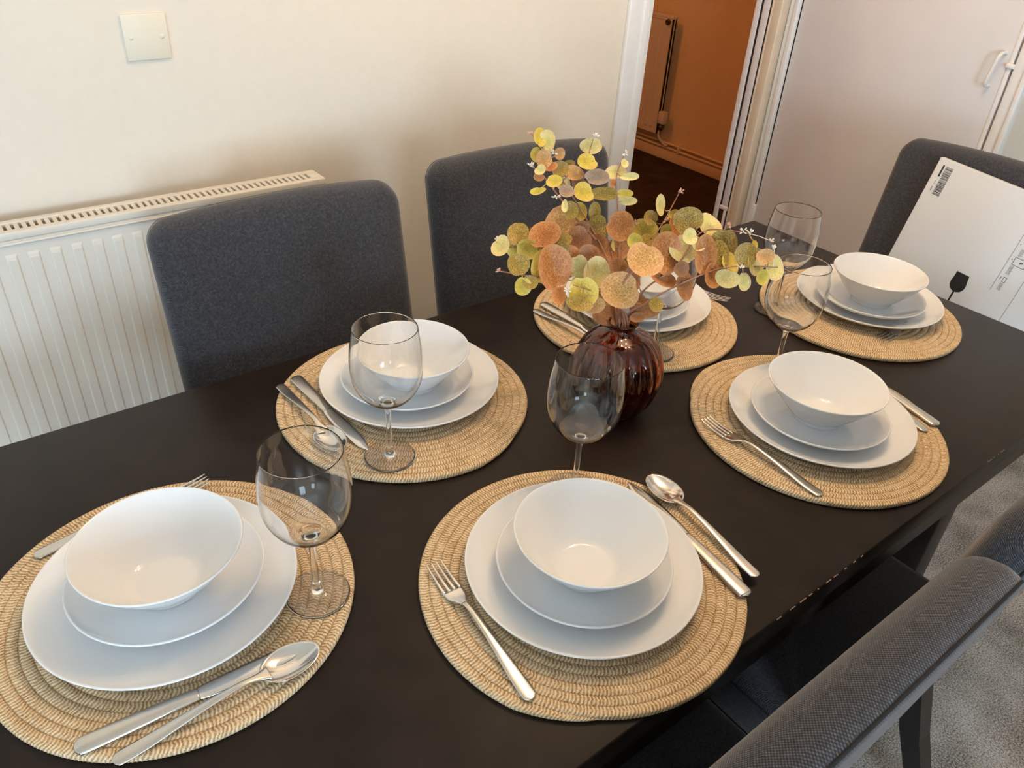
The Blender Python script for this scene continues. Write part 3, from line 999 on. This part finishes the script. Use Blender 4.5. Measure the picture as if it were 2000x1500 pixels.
CUT = [  # kind, handle end, point towards, label
    ('fork', (-0.016, 0.801), (0.181, 0.821), 'fork lying behind the plates at the near left end, mostly hidden'),
    ('knife', (-0.036, 0.532), (0.174, 0.517), 'knife lying beside a spoon on the near left mat'),
    ('spoon', (-0.012, 0.501), (0.178, 0.506), 'spoon lying in front of the knife on the near left mat'),
    ('fork', (0.328, 0.336), (0.344, 0.537), 'fork left of the plates on the front middle mat'),
    ('knife', (0.609, 0.297), (0.637, 0.517), 'knife tucked right of the plates on the front middle mat'),
    ('spoon', (0.643, 0.310), (0.664, 0.507), 'spoon right of the plates on the front middle mat'),
    ('knife', (0.378, 0.985), (0.382, 0.765), 'knife beside the plates on the mat by the radiator chair'),
    ('spoon', (0.350, 0.978), (0.352, 0.778), 'spoon left of the knife on the mat by the radiator chair'),
    ('knife', (0.860, 0.973), (0.872, 0.760), 'knife left of the plates behind the amber vase'),
    ('spoon', (0.833, 0.962), (0.846, 0.770), 'spoon at the mat edge behind the amber vase'),
    ('fork', (1.117, 0.985), (1.176, 0.779), 'fork peeping out right of the plates behind the vase'),
    ('fork', (1.492, 0.548), (1.286, 0.542), 'fork half under the far plate beside the white carton'),
    ('fork', (0.833, 0.352), (0.833, 0.560), 'fork left of the plates at the front right edge'),
    ('knife', (1.124, 0.345), (1.172, 0.555), 'knife right of the plates at the front right edge'),
    ('spoon', (1.096, 0.348), (1.146, 0.530), 'spoon partly under the knife at the front right edge'),
]
protos = {}
makers = {'fork': make_fork, 'knife': make_knife, 'spoon': make_spoon}
for kind, a, b, lb in CUT:
    o = place(protos, kind, makers[kind])
    d = Vector((b[0] - a[0], b[1] - a[1]))
    o.location = (a[0], a[1], ZP + 0.0004)
    o.rotation_euler = (0, 0, math.atan2(d.y, d.x))
    tag(o, lb, kind, kind + 's on the rope mats')

# ------------------------------------------------------------------ amber vase
VX, VY = 0.749, 0.668


def lobes(a, r, z):
    k = max(0.0, min(1.0, (0.132 - z) / 0.03)) * max(0.0, min(1.0, (z - 0.001) / 0.02 + 0.35))
    return 1.0 - 0.085 * k * (1 - abs(math.sin(9 * a))) ** 1.3


vo_ = smooth_prof([(0.0, 0.0), (0.030, 0.0), (0.042, 0.004), (0.058, 0.024), (0.0675, 0.052), (0.0690, 0.074), (0.0620, 0.102), (0.045, 0.124), (0.0245, 0.134), (0.0190, 0.1385), (0.0185, 0.143), (0.0215, 0.1475)], 5)
vo_[0] = (0.0, 0.0)
vi_ = [(0.0220, 0.1490), (0.0205, 0.1496), (0.0190, 0.1480)] + smooth_prof([(0.0165, 0.143), (0.0168, 0.1385), (0.0220, 0.1310), (0.042, 0.121), (0.0585, 0.100), (0.0655, 0.074), (0.0640, 0.053), (0.055, 0.027), (0.038, 0.008), (0.0, 0.006)], 5)
vi_[-1] = (0.0, 0.006)
vs = tag(link('vase', lathe('vase', vo_ + vi_, 180, rfun=lobes), M['amber'], None, (VX, VY, TZ + 0.0002)), 'squat ribbed amber glass vase in the middle of the table', 'vase')

# ------------------------------------------------------------------ leafy sprays in the vase
VD = (Vector((VX, VY, TZ + 0.15)) - CAM).dot(CF)        # view depth of the vase neck
bunch = tag(empty('eucalyptus_bunch', (VX, VY, TZ + 0.01)), 'artificial eucalyptus sprays with yellow and rust leaves in the amber vase', 'plant')
B0 = Vector((VX, VY, TZ + 0.01))
STEMS = [   # pixel waypoints (photograph) with depth offsets from the vase, metres
    [(1190, 520, 0.03), (1152, 440, 0.045), (1105, 362, 0.06), (1068, 300, 0.065), (1040, 264, 0.07)],
    [(1196, 500, 0.04), (1165, 415, 0.06), (1147, 330, 0.075), (1158, 272, 0.08)],
    [(1210, 520, 0.03), (1207, 410, 0.05), (1204, 345, 0.055), (1221, 300, 0.06)],
    [(1180, 560, -0.01), (1110, 500, -0.03), (1045, 488, -0.035), (976, 482, -0.03)],
    [(1188, 580, -0.03), (1118, 548, -0.06), (1040, 540, -0.075), (978, 530, -0.08)],
    [(1238, 560, 0.02), (1268, 480, 0.04), (1298, 430, 0.05), (1331, 368, 0.06)],
    [(1255, 570, 0.0), (1320, 520, -0.01), (1368, 455, -0.005), (1420, 450, 0.0), (1462, 456, 0.0)],
    [(1262, 592, -0.01), (1335, 552, -0.02), (1420, 522, -0.03), (1520, 522, -0.03)],
    [(1206, 592, -0.04), (1160, 570, -0.08), (1118, 556, -0.10)],
    [(1214, 590, -0.04), (1214, 560, -0.07), (1236, 530, -0.08), (1262, 500, -0.07)],
    [(1120, 420, 0.03), (1092, 385, 0.03), (1062, 345, 0.035), (1036, 322, 0.04)],
]
rs = random.Random(11)
stem_objs, stem_paths = [], []
for si, wp in enumerate(STEMS):
    pts = []
    if si == 10:
        pts.append(tuple(at(1165, 470, VD + 0.035)))
    else:
        a = 2 * math.pi * si / 10
        pts.append((VX + 0.030 * math.cos(a), VY + 0.030 * math.sin(a), TZ + 0.016))
        pts.append((VX + 0.007 * math.cos(a + 2.6), VY + 0.007 * math.sin(a + 2.6), TZ + 0.139))
    pts += [tuple(at(x, y, VD + d)) for x, y, d in wp]
    path = spline(pts, 7)
    stem_paths.append([Vector(p) for p in path])
    me = tube('stem', [Vector(p) - B0 for p in path], lambda t: 0.0019 - 0.0011 * t, 6)
    stem_objs.append(link('stem', me, M['stem'], bunch))

LEAVES = [  # px, py, rx, ry, kind
    (1055, 268, 13, 17, 'Y'), (1068, 277, 15, 20, 'P'), (1048, 302, 11, 13, 'Y'), (1063, 310, 15, 16, 'G'), (1093, 300, 10, 11, 'G'), (1074, 324, 14, 12, 'R'),
    (1055, 332, 11, 10, 'P'), (1053, 345, 10, 8, 'R'), (1093, 330, 17, 14, 'O'), (1112, 321, 11, 8, 'O'), (1082, 354, 15, 12, 'Y'), (1120, 338, 19, 13, 'G'), (1130, 352, 12, 18, 'M'),
    (1098, 358, 16, 13, 'P'), (1107, 373, 15, 11, 'M'), (1140, 376, 19, 17, 'Y'), (1051, 373, 15, 7, 'Y'), (1132, 416, 12, 20, 'Y'), (1115, 411, 14, 16, 'O'), (1103, 402, 6, 12, 'P'),
    (1155, 285, 19, 13, 'P'), (1147, 316, 18, 14, 'Y'), (1166, 345, 21, 13, 'M'), (1202, 337, 18, 12, 'P'), (1230, 345, 17, 7, 'P'), (1220, 319, 8, 8, 'P'), (1180, 378, 25, 11, 'O'),
    (1220, 378, 15, 8, 'Y'), (1226, 392, 17, 8, 'P'), (1197, 358, 6, 7, 'R'), (1162, 415, 10, 18, 'O'), (1167, 444, 19, 20, 'O'), (1212, 441, 24, 25, 'R'), (1138, 443, 14, 11, 'B'),
    (1096, 440, 31, 33, 'G'), (1064, 459, 28, 26, 'R'), (1012, 458, 18, 22, 'O'), (1042, 470, 23, 22, 'O'), (978, 481, 17, 20, 'P'), (1004, 487, 14, 17, 'Y'), (1031, 487, 19, 17, 'Y'),
    (1012, 517, 19, 19, 'O'), (1064, 523, 26, 30, 'Y'), (1082, 522, 31, 38, 'R'), (1021, 559, 16, 17, 'Y'), (1036, 551, 14, 13, 'O'), (1096, 494, 17, 19, 'O'), (1111, 506, 22, 24, 'R'),
    (1131, 522, 17, 22, 'P'), (1166, 533, 22, 27, 'P'), (1139, 571, 25, 27, 'Y'), (1092, 577, 12, 18, 'R'), (1131, 594, 25, 13, 'O'), (1158, 594, 20, 16, 'G'), (1211, 567, 35, 31, 'G'),
    (1182, 568, 20, 25, 'O'), (1131, 471, 22, 26, 'B'), (1166, 474, 18, 16, 'R'), (1192, 490, 33, 21, 'R'), (1217, 478, 19, 20, 'Y'), (1257, 456, 25, 25, 'Y'), (1219, 512, 18, 16, 'O'),
    (1207, 526, 17, 21, 'R'), (1271, 477, 20, 20, 'O'), (1259, 508, 31, 33, 'G'), (1301, 494, 27, 36, 'R'), (1337, 487, 26, 26, 'S'), (1348, 462, 14, 15, 'P'), (1365, 476, 14, 14, 'P'),
    (1344, 431, 25, 23, 'O'), (1385, 441, 23, 23, 'P'), (1322, 440, 14, 22, 'R'), (1290, 401, 9, 18, 'P'), (1271, 426, 13, 14, 'O'), (1317, 419, 12, 9, 'Y'), (1301, 452, 13, 14, 'Y'),
    (1378, 498, 18, 34, 'R'), (1400, 503, 21, 29, 'O'), (1412, 477, 24, 26, 'O'), (1425, 516, 15, 23, 'Y'), (1457, 498, 18, 21, 'O'), (1477, 511, 17, 23, 'P'), (1511, 523, 20, 22, 'P'),
    (1495, 501, 16, 14, 'G'), (1453, 550, 13, 17, 'P'), (1420, 544, 24, 16, 'S'), (1489, 541, 15, 14, 'Y'), (1337, 559, 14, 26, 'B'), (1295, 546, 25, 15, 'R'), (1331, 525, 14, 14, 'B'),
    (1190, 617, 29, 20, 'B'), (1260, 602, 25, 17, 'R'), (1281, 594, 14, 14, 'O'), (1245, 620, 14, 9, 'B'), (1246, 583, 11, 12, 'B'), (1474, 478, 5, 9, 'Y'), (1240, 470, 14, 13, 'Y'),
    (1235, 545, 15, 22, 'B'), (1150, 500, 18, 20, 'B'), (1100, 470, 16, 14, 'O'), (1392, 538, 16, 22, 'R'),
]


def nearest_stem(p, px, py):
    best = None
    for si, path in enumerate(stem_paths):
        for i, q in enumerate(path):
            if i < 9 and si != 10 and len(path) > 20 and i < 7:
                continue
            v = q - CAM
            d = v.dot(CF)
            qx, qy = 1000 + F_PX * v.dot(CX) / d, 750 + F_PX * v.dot(CD) / d
            dist = math.hypot(qx - px, qy - py)
            if best is None or dist < best[0]:
                best = (dist, si, q, d)
    return best


for (px, py, rx, ry, kind) in LEAVES:
    k_ = 1.20 if max(rx, ry) > 17 else 1.12
    rx, ry = rx * k_, ry * k_
    dist, si, q, d = nearest_stem(None, px, py)
    r_m = (rx + ry) / 2 * d / F_PX
    depth = d + rs.uniform(-0.022, 0.016) - (0.010 if max(rx, ry) < 18 else 0.0)
    c = at(px, py, depth)
    sc_m = depth / F_PX
    nrm = (CAM - c).normalized()
    xa = CX.copy()
    ya = -CD.copy()
    tilt = Matrix.Rotation(math.radians(rs.uniform(-24, 24)), 3, xa) @ Matrix.Rotation(math.radians(rs.uniform(-26, 26)), 3, ya)
    xa, ya, na = tilt @ xa, tilt @ ya, tilt @ (-CF)
    bd = q - c
    beta = math.atan2(bd.dot(ya), bd.dot(xa))
    n, verts, uvs, faces = 16, [], [], []
    cup = 0.16 * r_m
    verts.append(c - na * cup * 0.9 - B0)
    uvs.append((0, 0))
    for ring, rr in enumerate((0.34, 0.68, 1.0)):
        for k in range(n):
            ph = beta + 2 * math.pi * k / n
            dphi = min(k, n - k) / n * 2 * math.pi
            w = rr * (1 - (0.16 * math.exp(-(dphi / 0.30) ** 2) if ring == 2 else 0)) * (1 + 0.03 * math.sin(3 * ph + px))
            lx, ly = rx * sc_m * w * math.cos(ph), ry * sc_m * w * math.sin(ph)
            fold = abs(math.sin(ph - beta)) * rr * r_m * 0.14
            z = -cup * (1 - rr * rr) * 0.9 + fold + 0.05 * r_m * rr * math.sin(2 * ph + py)
            verts.append(c + xa * lx + ya * ly + na * z - B0)
            a2 = ph - beta - math.pi / 2
            uvs.append((rr * math.cos(a2) + px * 3.1, rr * math.sin(a2)))
    uvs = [(u - px * 3.1 if i else u, v) for i, (u, v) in enumerate(uvs)]
    for k in range(n):
        k2 = (k + 1) % n
        faces.append((0, 1 + k, 1 + k2))
        for ring in range(2):
            faces.append((1 + ring * n + k, 1 + (ring + 1) * n + k, 1 + (ring + 1) * n + k2, 1 + ring * n + k2))
    # petiole from the leaf base to its stem
    bpnt = verts[1 + 2 * n]
    tv, tf = tube_data([bpnt + (c - B0 - bpnt) * 0.25, bpnt * 0.6 + (q - B0) * 0.4 + Vector((0, 0, -0.002)), q - B0], 0.0007, 4, base=len(verts))
    uvs += [(0.0, -1.0)] * len(tv)
    me = bpy.data.meshes.new('leaf')
    me.from_pydata([tuple(v) for v in verts + tv], [], faces + tf)
    ul = me.uv_layers.new(name='UVMap')
    fu = []
    off = rs.uniform(0, 50)
    for lp in me.loops:
        fu += list(uvs[lp.vertex_index])
    ul.data.foreach_set('uv', fu)
    me.polygons.foreach_set('use_smooth', [True] * len(me.polygons))
    me.update()
    link('leaf', me, LEAF[kind], stem_objs[si])

BUDS = [(1033, 262, 'bud_pink'), (1080, 298, 'bud'), (1037, 325, 'bud'), (1163, 266, 'bud'), (1221, 300, 'bud'), (1086, 386, 'bud'), (1117, 549, 'bud'), (1110, 570, 'bud'), (974, 530, 'bud_pink'),
        (970, 468, 'bud'), (1240, 437, 'bud_pink'), (1303, 432, 'bud_pink'), (1331, 374, 'bud_pink'), (1426, 440, 'bud_pink'), (1452, 452, 'bud'), (1465, 454, 'bud'), (1446, 522, 'bud'), (1505, 470, 'bud'), (1512, 484, 'bud'), (1085, 362, 'bud_pink')]
for (px, py, mk) in BUDS:
    dist, si, q, d = nearest_stem(None, px, py)
    c = at(px, py, d - 0.006)
    bm = bmesh.new()
    for k in range(7):
        dv = Vector((rs.uniform(-1, 1), rs.uniform(-1, 1), rs.uniform(-0.4, 1))).normalized() * rs.uniform(0.002, 0.0055)
        r = bmesh.ops.create_icosphere(bm, subdivisions=1, radius=0.0017)
        rotm = dv.to_track_quat('Z', 'Y').to_matrix()
        for v in r['verts']:
            v.co = c - B0 + dv + rotm @ Vector((v.co.x * 0.75, v.co.y * 0.75, v.co.z * 1.6))
    tv, tf = tube_data([q - B0, (q + c) / 2 - B0 + Vector((0, 0, 0.001)), c - B0], 0.0006, 4)
    bv_ = [bm.verts.new(v) for v in tv]
    for f in tf:
        bm.faces.new([bv_[i] for i in f])
    me = bpy.data.meshes.new('bud_cluster')
    bm.to_mesh(me)
    bm.free()
    link('bud_cluster', me, M[mk], stem_objs[si])
